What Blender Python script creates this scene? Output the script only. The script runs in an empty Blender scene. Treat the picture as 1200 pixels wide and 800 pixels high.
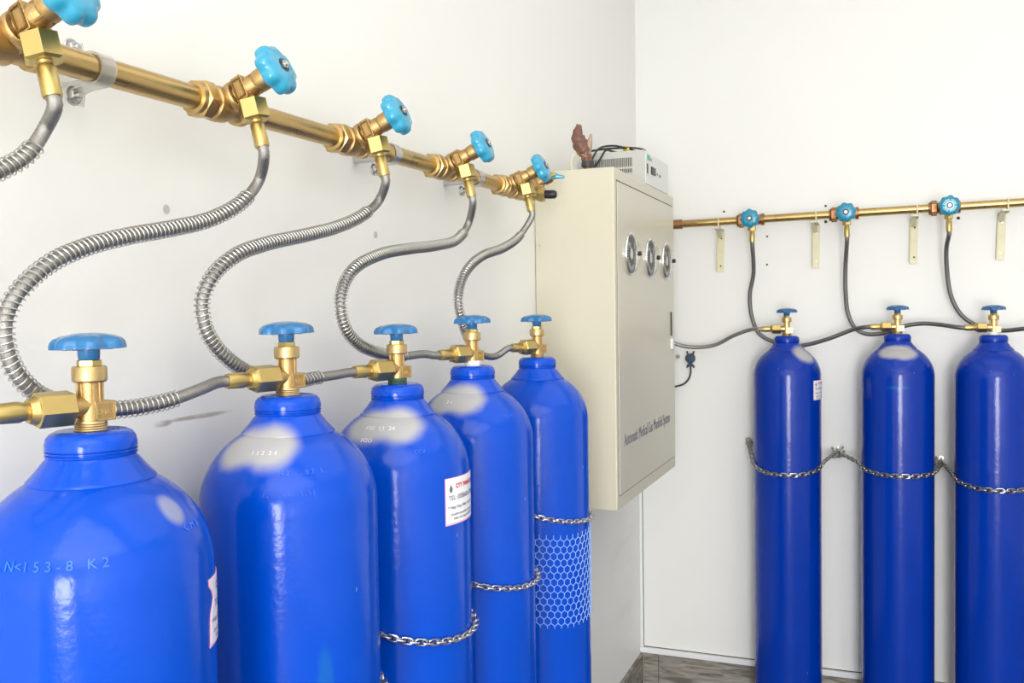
import bpy, bmesh, math, random
from mathutils import Vector, Matrix
random.seed(7)
PI = math.pi
C = bpy.context.scene.collection
sc = bpy.context.scene

# ------------------------------------------------------------------ camera
cam_d = bpy.data.cameras.new('camera')
cam_d.sensor_width = 36.0
cam_d.lens = 1084.4 / 1200 * 36.0
cam_d.clip_start = 0.02
cam = bpy.data.objects.new('camera', cam_d)
C.objects.link(cam)
R_ = Vector((0.92846436, 0.37114682, -0.01428203))
U_ = Vector((0.00110311, 0.03569672, 0.99936206))
F_ = Vector((-0.37141987, 0.92788781, -0.03273371))
cam.matrix_world = Matrix(((R_.x, U_.x, -F_.x, 0.8415), (R_.y, U_.y, -F_.y, 0.0),
                           (R_.z, U_.z, -F_.z, 1.45), (0, 0, 0, 1)))
sc.camera = cam

# ------------------------------------------------------------------ light
XR, YF, YB, ZC = 3.3, -4.2, 3.361, 2.95       # right wall, front wall, back wall, ceiling
DX0, DX1, DZ1 = 1.30, 2.55, 2.15              # doorway in the front wall, behind the camera
sc.view_settings.view_transform = 'Standard'
sc.view_settings.look = 'None'
sc.view_settings.gamma = 1.0
sc.view_settings.exposure = 0.04
w = bpy.data.worlds.new('sky'); sc.world = w; w.use_nodes = True
w.node_tree.nodes['Background'].inputs[0].default_value = (0.80, 0.90, 1.0, 1)
w.node_tree.nodes['Background'].inputs[1].default_value = 2.0
def area(name, loc, rot, sx, sy, power, col):
    l = bpy.data.lights.new(name, 'AREA'); l.shape = 'RECTANGLE'
    l.size = sx; l.size_y = sy; l.energy = power; l.color = col
    o = bpy.data.objects.new(name, l); o.location = loc; o.rotation_euler = rot
    C.objects.link(o); return o
area('doorway_daylight', ((DX0 + DX1) / 2, YF - 0.05, DZ1 / 2 + 0.02), (PI / 2, 0, 0),
     DX1 - DX0, DZ1, 215, (1.0, 0.985, 0.955))
area('ceiling_fill_front', (1.6, -1.2, ZC - 0.02), (0, 0, 0), 2.6, 2.6, 50, (1.0, 0.975, 0.92))  # broad fill light added below the ceiling, not a visible fixture
area('ceiling_fill_back', (1.6, 1.7, ZC - 0.02), (0, 0, 0), 2.4, 2.2, 15, (1.0, 0.975, 0.92))  # weaker added fill towards the back wall, also without a fixture

# ------------------------------------------------------------------ materials
def nmat(name):
    m = bpy.data.materials.new(name); m.use_nodes = True
    return m, m.node_tree, m.node_tree.nodes['Principled BSDF']
def pm(name, col, rough=0.5, metal=0.0, coat=0.0, var=0.0, vs=30.0, bump=0.0, bs=200.0, trans=0.0, rvar=0.0):
    m, nt, b = nmat(name)
    N, L = nt.nodes, nt.links
    b.inputs['Base Color'].default_value = (*col, 1)
    b.inputs['Roughness'].default_value = rough
    b.inputs['Metallic'].default_value = metal
    b.inputs['Coat Weight'].default_value = coat
    b.inputs['Coat Roughness'].default_value = 0.12
    b.inputs['Transmission Weight'].default_value = trans
    tc = N.new('ShaderNodeTexCoord')
    if var or rvar:
        n = N.new('ShaderNodeTexNoise'); n.inputs['Scale'].default_value = vs
        n.inputs['Detail'].default_value = 4
        L.new(tc.outputs['Object'], n.inputs['Vector'])
        if var:
            mx = N.new('ShaderNodeMix'); mx.data_type = 'RGBA'
            mx.inputs[6].default_value = (*[c * (1 - var) for c in col], 1)
            mx.inputs[7].default_value = (*[min(1, c * (1 + var)) for c in col], 1)
            L.new(n.outputs['Fac'], mx.inputs[0]); L.new(mx.outputs[2], b.inputs['Base Color'])
        if rvar:
            mr = N.new('ShaderNodeMapRange')
            mr.inputs[1].default_value = 0.3; mr.inputs[2].default_value = 0.7
            mr.inputs[3].default_value = rough - rvar; mr.inputs[4].default_value = rough + rvar
            L.new(n.outputs['Fac'], mr.inputs[0]); L.new(mr.outputs[0], b.inputs['Roughness'])
    if bump:
        n2 = N.new('ShaderNodeTexNoise'); n2.inputs['Scale'].default_value = bs
        n2.inputs['Detail'].default_value = 3
        L.new(tc.outputs['Object'], n2.inputs['Vector'])
        bp = N.new('ShaderNodeBump'); bp.inputs['Strength'].default_value = bump
        bp.inputs['Distance'].default_value = 0.002
        L.new(n2.outputs['Fac'], bp.inputs['Height']); L.new(bp.outputs[0], b.inputs['Normal'])
    return m

def blob_mask(nt, loc, az, size, soft=0.75, jitter=0.30, ns=34, stretch=(1, 1, 1)):
    """1 inside a soft ellipsoid at loc (object space), turned by az about z"""
    N, L = nt.nodes, nt.links
    tc = N.new('ShaderNodeTexCoord')
    sub = N.new('ShaderNodeVectorMath'); sub.operation = 'SUBTRACT'; sub.inputs[1].default_value = loc
    L.new(tc.outputs['Object'], sub.inputs[0])
    rot = N.new('ShaderNodeVectorRotate'); rot.rotation_type = 'Z_AXIS'; rot.inputs['Angle'].default_value = -az
    L.new(sub.outputs[0], rot.inputs['Vector'])
    dv = N.new('ShaderNodeVectorMath'); dv.operation = 'DIVIDE'; dv.inputs[1].default_value = size
    L.new(rot.outputs[0], dv.inputs[0])
    ln = N.new('ShaderNodeVectorMath'); ln.operation = 'LENGTH'; L.new(dv.outputs[0], ln.inputs[0])
    mpn = N.new('ShaderNodeMapping'); mpn.inputs['Scale'].default_value = stretch
    L.new(tc.outputs['Object'], mpn.inputs['Vector'])
    n = N.new('ShaderNodeTexNoise'); n.inputs['Scale'].default_value = ns
    L.new(mpn.outputs[0], n.inputs['Vector'])
    ma = N.new('ShaderNodeMath'); ma.operation = 'MULTIPLY_ADD'
    ma.inputs[1].default_value = jitter; L.new(n.outputs['Fac'], ma.inputs[0]); L.new(ln.outputs['Value'], ma.inputs[2])
    mr = N.new('ShaderNodeMapRange'); mr.interpolation_type = 'SMOOTHSTEP'
    mr.inputs[1].default_value = 1 + soft / 2 + jitter / 2; mr.inputs[2].default_value = 1 - soft / 2 + jitter / 2
    mr.inputs[3].default_value = 0; mr.inputs[4].default_value = 1
    L.new(ma.outputs[0], mr.inputs[0])
    return mr.outputs[0]

def paint(name, blobs, base=(0.0, 0.063, 0.52), grime=None):
    """glossy blue cylinder enamel; blobs = over-sprayed silver patches on the shoulder"""
    m, nt, b = nmat(name); N, L = nt.nodes, nt.links
    b.inputs['Roughness'].default_value = 0.17
    b.inputs['Specular IOR Level'].default_value = 0.30
    tc = N.new('ShaderNodeTexCoord')
    n = N.new('ShaderNodeTexNoise'); n.inputs['Scale'].default_value = 9; n.inputs['Detail'].default_value = 5
    L.new(tc.outputs['Object'], n.inputs['Vector'])
    mx = N.new('ShaderNodeMix'); mx.data_type = 'RGBA'
    mx.inputs[6].default_value = (*[c * 0.86 for c in base], 1)
    mx.inputs[7].default_value = (*[min(1, c * 1.12) for c in base], 1)
    L.new(n.outputs['Fac'], mx.inputs[0])
    col = mx.outputs[2]
    # small chips and scuffs
    mp = N.new('ShaderNodeMapping'); mp.inputs['Scale'].default_value = (1, 1, 0.35)
    L.new(tc.outputs['Object'], mp.inputs['Vector'])
    vo = N.new('ShaderNodeTexVoronoi'); vo.inputs['Scale'].default_value = 26
    L.new(mp.outputs[0], vo.inputs['Vector'])
    cr = N.new('ShaderNodeMapRange'); cr.inputs[1].default_value = 0.035; cr.inputs[2].default_value = 0.02
    cr.inputs[3].default_value = 0; cr.inputs[4].default_value = 0.6
    L.new(vo.outputs['Distance'], cr.inputs[0])
    cm = N.new('ShaderNodeMix'); cm.data_type = 'RGBA'; cm.inputs[7].default_value = (0.22, 0.38, 0.85, 1)
    L.new(cr.outputs[0], cm.inputs[0]); L.new(col, cm.inputs[6]); col = cm.outputs[2]
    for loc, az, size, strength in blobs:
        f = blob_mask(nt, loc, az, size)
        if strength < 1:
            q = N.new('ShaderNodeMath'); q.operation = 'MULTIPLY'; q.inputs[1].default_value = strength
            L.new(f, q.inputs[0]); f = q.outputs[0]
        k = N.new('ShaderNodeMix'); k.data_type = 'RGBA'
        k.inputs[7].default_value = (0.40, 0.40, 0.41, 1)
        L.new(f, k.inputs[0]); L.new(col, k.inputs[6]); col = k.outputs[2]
    if grime:
        f = blob_mask(nt, grime[0], grime[1], grime[2], 0.8, 0.8, 40)
        q = N.new('ShaderNodeMath'); q.operation = 'MULTIPLY'; q.inputs[1].default_value = 0.45
        L.new(f, q.inputs[0])
        k = N.new('ShaderNodeMix'); k.data_type = 'RGBA'; k.inputs[7].default_value = (0.01, 0.14, 0.38, 1)
        L.new(q.outputs[0], k.inputs[0]); L.new(col, k.inputs[6]); col = k.outputs[2]
    L.new(col, b.inputs['Base Color'])
    n2 = N.new('ShaderNodeTexNoise'); n2.inputs['Scale'].default_value = 130; n2.inputs['Detail'].default_value = 2
    L.new(tc.outputs['Object'], n2.inputs['Vector'])
    n3 = N.new('ShaderNodeTexNoise'); n3.inputs['Scale'].default_value = 14
    L.new(tc.outputs['Object'], n3.inputs['Vector'])
    ad = N.new('ShaderNodeMath'); ad.operation = 'MULTIPLY_ADD'; ad.inputs[1].default_value = 3
    L.new(n3.outputs['Fac'], ad.inputs[0]); L.new(n2.outputs['Fac'], ad.inputs[2])
    bp = N.new('ShaderNodeBump'); bp.inputs['Strength'].default_value = 0.26; bp.inputs['Distance'].default_value = 0.001
    L.new(ad.outputs[0], bp.inputs['Height']); L.new(bp.outputs[0], b.inputs['Normal'])
    return m

def wall_mat(name, col, marks=()):
    m, nt, b = nmat(name); N, L = nt.nodes, nt.links
    b.inputs['Roughness'].default_value = 0.55
    tc = N.new('ShaderNodeTexCoord')
    n = N.new('ShaderNodeTexNoise'); n.inputs['Scale'].default_value = 2.2; n.inputs['Detail'].default_value = 6
    L.new(tc.outputs['Object'], n.inputs['Vector'])
    mx = N.new('ShaderNodeMix'); mx.data_type = 'RGBA'
    mx.inputs[6].default_value = (*[c * 0.965 for c in col], 1); mx.inputs[7].default_value = (*col, 1)
    L.new(n.outputs['Fac'], mx.inputs[0]); o = mx.outputs[2]
    for loc, size, c, st, ns in marks:
        f = blob_mask(nt, loc, 0, size, 0.7, 0.9, ns, (1, 0.22, 1))
        mp4 = N.new('ShaderNodeMapping'); mp4.inputs['Scale'].default_value = (1, 0.2, 1)
        L.new(tc.outputs['Object'], mp4.inputs['Vector'])
        n4 = N.new('ShaderNodeTexNoise'); n4.inputs['Scale'].default_value = ns * 2
        L.new(mp4.outputs[0], n4.inputs['Vector'])
        mr = N.new('ShaderNodeMapRange'); mr.inputs[1].default_value = 0.32; mr.inputs[2].default_value = 0.60
        mr.inputs[3].default_value = 0; mr.inputs[4].default_value = st
        L.new(n4.outputs['Fac'], mr.inputs[0])
        q = N.new('ShaderNodeMath'); q.operation = 'MULTIPLY'; L.new(f, q.inputs[0]); L.new(mr.outputs[0], q.inputs[1])
        k = N.new('ShaderNodeMix'); k.data_type = 'RGBA'; k.inputs[7].default_value = (*c, 1)
        L.new(q.outputs[0], k.inputs[0]); L.new(o, k.inputs[6]); o = k.outputs[2]
    L.new(o, b.inputs['Base Color'])
    n2 = N.new('ShaderNodeTexNoise'); n2.inputs['Scale'].default_value = 35; n2.inputs['Detail'].default_value = 4
    L.new(tc.outputs['Object'], n2.inputs['Vector'])
    bp = N.new('ShaderNodeBump'); bp.inputs['Strength'].default_value = 0.10; bp.inputs['Distance'].default_value = 0.004
    L.new(n2.outputs['Fac'], bp.inputs['Height']); L.new(bp.outputs[0], b.inputs['Normal'])
    return m

def stone_mat(name, a, c2, sx=1.0):
    m, nt, b = nmat(name); N, L = nt.nodes, nt.links
    b.inputs['Roughness'].default_value = 0.6
    tc = N.new('ShaderNodeTexCoord')
    mp = N.new('ShaderNodeMapping'); mp.inputs['Scale'].default_value = (3 * sx, 3 * sx, 22)
    L.new(tc.outputs['Object'], mp.inputs['Vector'])
    n = N.new('ShaderNodeTexNoise'); n.inputs['Scale'].default_value = 3; n.inputs['Detail'].default_value = 8
    n.inputs['Distortion'].default_value = 1.2
    L.new(mp.outputs[0], n.inputs['Vector'])
    cr = N.new('ShaderNodeValToRGB')
    cr.color_ramp.elements[0].position = 0.35; cr.color_ramp.elements[0].color = (*a, 1)
    cr.color_ramp.elements[1].position = 0.68; cr.color_ramp.elements[1].color = (*c2, 1)
    L.new(n.outputs['Fac'], cr.inputs[0]); L.new(cr.outputs[0], b.inputs['Base Color'])
    return m

M = dict(
    brass=pm('brass', (0.60, 0.44, 0.21), 0.38, 1.0, 0, 0.12, 40, 0.05, 300, rvar=0.06),
    pipe=pm('drawn_brass_pipe', (0.52, 0.36, 0.15), 0.30, 1.0, 0, 0.18, 14, rvar=0.08),
    cast=pm('cast_brass', (0.50, 0.34, 0.15), 0.42, 1.0, 0, 0.15, 50, 0.25, 700),
    nut=pm('machined_yellow_brass', (0.56, 0.42, 0.16), 0.38, 1.0, 0, 0.08, 60),
    bronze=pm('dull_bronze', (0.36, 0.19, 0.09), 0.42, 1.0, 0, 0.2, 60),
    hose=pm('braided_steel', (0.34, 0.33, 0.315), 0.34, 1.0, 0, 0.2, 300, 0.4, 1500),
    darkhose=pm('dark_braided_steel', (0.17, 0.17, 0.165), 0.38, 0.85, 0, 0.2, 300, 0.4, 1500),
    spring=pm('spring_wire', (0.60, 0.59, 0.57), 0.28, 1.0),
    chain=pm('zinc_chain', (0.62, 0.60, 0.56), 0.28, 1.0, 0, 0.15, 200),
    darkchain=pm('tarnished_chain', (0.40, 0.39, 0.35), 0.28, 1.0, 0, 0.2, 200),
    steel=pm('zinc_steel', (0.55, 0.55, 0.55), 0.3, 1.0),
    chrome=pm('chrome', (0.8, 0.8, 0.8), 0.08, 1.0),
    wheel=pm('light_blue_plastic', (0.030, 0.31, 0.50), 0.26, 0, 0.3),
    wheel_b=pm('teal_blue_plastic', (0.015, 0.23, 0.38), 0.3, 0, 0.2),
    cwheel=pm('blue_enamel_wheel', (0.010, 0.14, 0.36), 0.25, 0, 0.4),
    cwheel_b=pm('dark_blue_enamel_wheel', (0.008, 0.10, 0.28), 0.28, 0, 0.3),
    ring=pm('pale_print', (0.45, 0.72, 0.82), 0.4),
    green=pm('verdigris_brass', (0.05, 0.11, 0.09), 0.5, 0.4),
    tape=pm('white_sealing_tape', (0.82, 0.82, 0.84), 0.6),
    white=pm('label_paper', (0.80, 0.80, 0.86), 0.4),
    pink=pm('label_pink_edge', (0.78, 0.42, 0.55), 0.4),
    red=pm('red_ink', (0.62, 0.03, 0.06), 0.4),
    ink=pm('dark_ink', (0.03, 0.035, 0.10), 0.4),
    fade=pm('faded_ink', (0.13, 0.13, 0.17), 0.4),
    stamp=pm('stamp_edge', (0.03, 0.15, 0.80), 0.2),
    stampw=pm('stamp_edge_silver', (0.74, 0.74, 0.76), 0.25),
    cab=pm('cream_powder_coat', (0.59, 0.56, 0.445), 0.36, 0, 0.1, 0.02, 3, 0.05, 500),
    cabdoor=pm('cream_powder_coat_door', (0.58, 0.55, 0.45), 0.30, 0, 0.15, 0.02, 3, 0.04, 500),
    gap=pm('dark_gap', (0.06, 0.05, 0.03), 0.7),
    psu=pm('light_grey_case', (0.50, 0.50, 0.475), 0.45),
    psup=pm('white_panel', (0.70, 0.71, 0.70), 0.4),
    black=pm('black_plastic', (0.012, 0.012, 0.013), 0.4),
    cable=pm('black_rubber', (0.03, 0.03, 0.03), 0.5),
    greenp=pm('green_print', (0.02, 0.42, 0.20), 0.4),
    dial=pm('dial_face', (0.035, 0.035, 0.04), 0.4, 0.0, 0, 0.6, 60),
    brown=pm('brown_tape', (0.17, 0.075, 0.05), 0.5, 0, 0.1, 0.75, 60, 1.0, 120),
    foam=pm('torn_foam', (0.40, 0.30, 0.24), 0.8, 0, 0, 0.4, 60, 0.8, 90),
    clear=pm('milky_plastic', (0.80, 0.79, 0.74), 0.15, 0, 0.3, trans=0.75),
    lens=pm('clear_acrylic', (0.98, 0.98, 0.96), 0.0, 0, 0, trans=1.0),
    bracket=pm('pale_yellow_paint', (0.68, 0.64, 0.45), 0.45, 0, 0, 0.12, 25),
    trim=pm('white_aluminium_trim', (0.76, 0.78, 0.80), 0.35),
    net=pm('pale_blue_netting', (0.26, 0.46, 0.95), 0.4),
    yellow=pm('yellow_tie', (0.75, 0.55, 0.04), 0.4),
    hole=pm('drill_hole_dark', (0.05, 0.04, 0.04), 0.8),
    plug=pm('dusty_blue_black_plastic', (0.03, 0.05, 0.10), 0.4),
    fl=stone_mat('floor_tile_stone', (0.10, 0.09, 0.08), (0.24, 0.22, 0.20), 0.3),
    base=stone_mat('grey_brown_veined_tile', (0.12, 0.11, 0.095), (0.36, 0.33, 0.29)),
    wl=wall_mat('white_wall_paint', (0.84, 0.84, 0.815), [
        ((0, 0.985, 1.3165), (0.05, 0.060, 0.0030), (0.42, 0.38, 0.30), 0.9, 45),
        ((0, 0.915, 1.3150), (0.05, 0.014, 0.0040), (0.34, 0.31, 0.26), 0.8, 60),
        ((0, 0.66, 1.48), (0.05, 0.03, 0.06), (0.6, 0.58, 0.54), 0.4, 40),
        ((0, 3.15, 0.55), (0.05, 0.16, 0.30), (0.66, 0.66, 0.66), 0.3, 6)]),
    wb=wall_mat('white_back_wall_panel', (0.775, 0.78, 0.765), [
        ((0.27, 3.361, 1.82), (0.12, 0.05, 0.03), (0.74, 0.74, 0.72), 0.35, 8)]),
    ceil=pm('white_ceiling', (0.85, 0.85, 0.84), 0.7),
)
M['lens'].node_tree.nodes['Principled BSDF'].inputs['IOR'].default_value = 1.18

# ------------------------------------------------------------------ mesh helpers
class MB:
    def __init__(s): s.v = []; s.f = []
    def add(s, vs, fs):
        n = len(s.v); s.v += [tuple(v) for v in vs]; s.f += [tuple(i + n for i in f) for f in fs]; return s
    def box(s, a, b, mat=None):
        (x0, y0, z0), (x1, y1, z1) = a, b
        vs = [Vector(p) for p in ((x0, y0, z0), (x1, y0, z0), (x1, y1, z0), (x0, y1, z0), (x0, y0, z1), (x1, y0, z1), (x1, y1, z1), (x0, y1, z1))]
        if mat: vs = [mat @ p for p in vs]
        return s.add(vs, [(0, 3, 2, 1), (4, 5, 6, 7), (0, 1, 5, 4), (1, 2, 6, 5), (2, 3, 7, 6), (3, 0, 4, 7)])
    def lathe(s, prof, n=48, mat=None, lobe=None, phase=0.0):
        """prof: (r, z) list about local z; lobe(r, a) -> radius factor"""
        mat = mat or Matrix(); vs = []; fs = []; rows = []
        for r, z in prof:
            if r < 1e-6:
                rows.append([len(vs)]); vs.append(mat @ Vector((0, 0, z)))
            else:
                row = []
                for k in range(n):
                    a = 2 * PI * k / n + phase
                    q = r * (lobe(r, a) if lobe else 1)
                    row.append(len(vs)); vs.append(mat @ Vector((q * math.cos(a), q * math.sin(a), z)))
                rows.append(row)
        for A, B in zip(rows, rows[1:]):
            if len(A) == 1 and len(B) == 1: continue
            for k in range(n):
                k2 = (k + 1) % n
                if len(A) == 1: fs.append((A[0], B[k2], B[k]))
                elif len(B) == 1: fs.append((A[k], A[k2], B[0]))
                else: fs.append((A[k], A[k2], B[k2], B[k]))
        return s.add(vs, fs)
    def cyl(s, r, z0, z1, n=24, mat=None, ch=0.0, phase=0.0):
        if ch: return s.lathe([(0, z0), (r - ch, z0), (r, z0 + ch), (r, z1 - ch), (r - ch, z1), (0, z1)], n, mat, phase=phase)
        return s.lathe([(0, z0), (r, z0), (r, z1), (0, z1)], n, mat, phase=phase)
    def sweep(s, pts, rad, n=8, closed=False, caps=True):
        pts = [Vector(p) for p in pts]; m = len(pts)
        T = []
        for i in range(m):
            a = pts[(i - 1) % m] if closed else pts[max(i - 1, 0)]
            b = pts[(i + 1) % m] if closed else pts[min(i + 1, m - 1)]
            T.append((b - a).normalized())
        u = T[0].orthogonal().normalized(); vs = []; fs = []
        for i in range(m):
            u = (u - T[i] * u.dot(T[i])).normalized(); w_ = T[i].cross(u)
            r = rad[i] if isinstance(rad, list) else rad
            for k in range(n):
                a = 2 * PI * k / n
                vs.append(pts[i] + (u * math.cos(a) + w_ * math.sin(a)) * r)
        for i in range(m if closed else m - 1):
            j = (i + 1) % m
            for k in range(n):
                k2 = (k + 1) % n
                fs.append((i * n + k, i * n + k2, j * n + k2, j * n + k))
        if not closed and caps:
            fs.append(tuple(range(n))[::-1]); fs.append(tuple(range((m - 1) * n, m * n)))
        return s.add(vs, fs)
    def mesh(s, name, material, smooth=40):
        me = bpy.data.meshes.new(name); me.from_pydata(s.v, [], s.f); me.materials.append(material)
        bm = bmesh.new(); bm.from_mesh(me); bmesh.ops.recalc_face_normals(bm, faces=bm.faces); bm.to_mesh(me); bm.free()
        if smooth:
            me.shade_smooth()
            try: me.set_sharp_from_angle(angle=math.radians(smooth))
            except Exception: pass
        me.update(); return me

def link(name, me, parent=None, loc=None):
    o = bpy.data.objects.new(name, me); C.objects.link(o)
    if parent: o.parent = parent
    if loc is not None: o.location = loc
    return o
def obj(name, mb, mat, parent=None, smooth=40, bevel=0.0, label=None):
    o = link(name, mb.mesh(name, mat, smooth), parent)
    if bevel:
        md = o.modifiers.new('bevel', 'BEVEL'); md.width = bevel; md.segments = 2
        md.limit_method = 'ANGLE'; md.angle_limit = math.radians(35)
    if label: o['label'] = label
    return o
def tag(o, label, cat, group=None):
    o['label'] = label; o['category'] = cat
    if group: o['group'] = group
    return o
def thing(name, loc, label, cat, group=None):
    o = bpy.data.objects.new(name, None); C.objects.link(o); o.location = loc
    o.empty_display_size = 0.05
    return tag(o, label, cat, group)
def struct(name, mb, mat, parent=None, smooth=0, bevel=0):
    o = obj(name, mb, mat, parent, smooth, bevel)
    if not parent: o['kind'] = 'structure'
    return o
def frame(origin, zdir, xhint=(1, 0, 0)):
    z = Vector(zdir).normalized(); x = Vector(xhint); x = (x - z * x.dot(z))
    if x.length < 1e-4: x = z.orthogonal()
    x.normalize(); y = z.cross(x); o = Vector(origin)
    return Matrix(((x.x, y.x, z.x, o.x), (x.y, y.y, z.y, o.y), (x.z, y.z, z.z, o.z), (0, 0, 0, 1)))
def smooth_path(P, step):
    P = [Vector(p) for p in P]; Q = [2 * P[0] - P[1]] + P + [2 * P[-1] - P[-2]]; out = []
    for i in range(1, len(Q) - 2):
        p0, p1, p2, p3 = Q[i - 1], Q[i], Q[i + 1], Q[i + 2]
        def tj(t, a, b): return t + max((b - a).length, 1e-6) ** 0.5
        t0 = 0; t1 = tj(t0, p0, p1); t2 = tj(t1, p1, p2); t3 = tj(t2, p2, p3)
        for k in range(12):
            t = t1 + (t2 - t1) * k / 12
            A1 = p0 * ((t1 - t) / (t1 - t0)) + p1 * ((t - t0) / (t1 - t0))
            A2 = p1 * ((t2 - t) / (t2 - t1)) + p2 * ((t - t1) / (t2 - t1))
            A3 = p2 * ((t3 - t) / (t3 - t2)) + p3 * ((t - t2) / (t3 - t2))
            B1 = A1 * ((t2 - t) / (t2 - t0)) + A2 * ((t - t0) / (t2 - t0))
            B2 = A2 * ((t3 - t) / (t3 - t1)) + A3 * ((t - t1) / (t3 - t1))
            out.append(B1 * ((t2 - t) / (t2 - t1)) + B2 * ((t - t1) / (t2 - t1)))
    out.append(P[-1])
    cum = [0]
    for a, b in zip(out, out[1:]): cum.append(cum[-1] + (b - a).length)
    n = max(2, int(cum[-1] / step)); res = []; j = 0
    for k in range(n + 1):
        d = cum[-1] * k / n
        while j < len(cum) - 2 and cum[j + 1] < d: j += 1
        t = (d - cum[j]) / max(cum[j + 1] - cum[j], 1e-9)
        res.append(out[j].lerp(out[j + 1], min(1, t)))
    return res, cum[-1]
def text_mb(body, size, squash=1.0, align='LEFT', extrude=0.0, fit=None, bold=0.0):
    cu = bpy.data.curves.new('lettering', 'FONT'); cu.body = body; cu.size = size
    cu.align_x = align; cu.extrude = extrude; cu.resolution_u = 3; cu.offset = bold
    t = bpy.data.objects.new('lettering', cu); C.objects.link(t)
    dg = bpy.context.evaluated_depsgraph_get(); dg.update()
    me = t.evaluated_get(dg).to_mesh()
    vs = [v.co.copy() for v in me.vertices]; fs = [tuple(p.vertices) for p in me.polygons]
    C.objects.unlink(t); bpy.data.objects.remove(t)
    if fit:
        x1 = max(v.x for v in vs); squash = fit / x1
    for v in vs: v.x *= squash
    return vs, fs

# ------------------------------------------------------------------ the room
TH = 0.12
struct('floor', MB().box((-TH, YF - TH, -0.1), (XR + TH, YB + TH, 0)), M['fl'])
struct('ceiling', MB().box((-TH, YF - TH, ZC), (XR + TH, YB + TH, ZC + 0.1)), M['ceil'])
wall_left = struct('wall_left', MB().box((-TH, YF, 0), (0, YB + TH, ZC)), M['wl'])
wall_back = struct('wall_back', MB().box((0, YB, 0), (XR + TH, YB + TH, ZC)), M['wb'])
struct('wall_right', MB().box((XR, YF, 0), (XR + TH, YB, ZC)), M['wl'])
wf = MB().box((-TH, YF - TH, 0), (DX0, YF, ZC)).box((DX1, YF - TH, 0), (XR + TH, YF, ZC)).box((DX0, YF - TH, DZ1), (DX1, YF, ZC))
struct('wall_front', wf, M['wl'])
# tiled skirting: separate tiles with open joints
def skirting(name, horizontal, z1):
    root = bpy.data.objects.new(name, None); C.objects.link(root); root['kind'] = 'structure'
    ln = 0.395; start = 0.0125; k = 0
    p = start
    first = True
    while p < (XR if horizontal else YB + 4.1) - 0.02:
        L_ = 0.055 if (first and horizontal) else ln
        e = min(p + L_, XR if horizontal else YB + 4.1)
        d = 0.012 + random.uniform(-0.0006, 0.0006)
        if horizontal: mb = MB().box((p, YB - d, 0.002), (e, YB, z1))
        else: mb = MB().box((0, YB - e, 0.002), (d, YB - p, z1))
        obj('tile', mb, M['base'], root, 0, 0.001)
        p = e + 0.003; first = False
    return root
skirting('baseboard_back', True, 0.170)
skirting('baseboard_left', False, 0.165)
tr = MB().box((0.0, YB - 0.016, 0.170), (XR, YB, 0.189))
struct('trim_1', tr, M['trim'], bevel=0.002)
struct('trim_2', MB().box((0.0, YB - 0.010, 0.189), (0.011, YB, 1.30)), M['trim'], bevel=0.002)
# narrow shadow gaps between trims and the wall panel
struct('trim_3', MB().box((0.011, YB - 0.0012, 0.1915), (0.0125, YB, 1.30)).box((0.011, YB - 0.0012, 0.189), (XR, YB, 0.1915)), M['gap'])
# drilled holes and left-over anchors
for x, z, r in ((0.467, 1.699, 0.0035), (0.466, 1.601, 0.0035), (0.662, 1.795, 0.004), (0.662, 1.741, 0.005), (0.318, 1.794, 0.004), (1.04, 1.736, 0.004), (1.073, 1.733, 0.005)):
    mb = MB().cyl(r, -0.001, 0.0015, 12, frame((x, YB, z), (0, -1, 0)))
    obj('drill_hole', mb, M['hole'], wall_back)
for y, z in ((1.452, 1.590), (1.668, 1.588), (0.93, 1.585)):
    mb = MB().cyl(0.006, -0.001, 0.001, 12, frame((0, y, z), (1, 0, 0)))
    obj('filled_hole', mb, M['psu'], wall_left)

# ------------------------------------------------------------------ manifold parts
def wheel_mb(R, mat, depth=0.014, lobes=8, amp=0.10, dome=0.004):
    def lobe(r, a):
        w_ = max(0.0, min(1.0, (r / R - 0.50) / 0.42))
        c = 0.5 + 0.5 * math.cos(lobes * a)
        return 1 - 0.115 * w_ * (1 - c) ** 1.3
    prof = [(0, 0.0186), (R * 0.24, 0.0188), (R * 0.45, 0.0184), (R * 0.68, 0.0172), (R * 0.86, 0.0150), (R * 0.95, 0.0120),
            (R * 0.99, 0.0085), (R, 0.0050), (R * 0.985, 0.0010), (R * 0.95, -0.0015), (R * 0.88, -0.0018), (R * 0.80, 0.0020),
            (R * 0.62, 0.0060), (R * 0.36, 0.0050), (R * 0.30, -0.0015), (0, -0.0015)]
    return MB().lathe(prof, 96, mat, lobe)

def hex_nut(mb, r, l, mat, z0=0.0, ch=0.0025, bevel_in=True, n=6, phase=PI / 6):
    """hexagon with a chamfer turned on both ends"""
    return mb.lathe([(0, z0), (r * 0.80, z0), (r, z0 + ch), (r, z0 + l - ch), (r * 0.80, z0 + l), (0, z0 + l)], n, mat, phase=phase)

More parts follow.
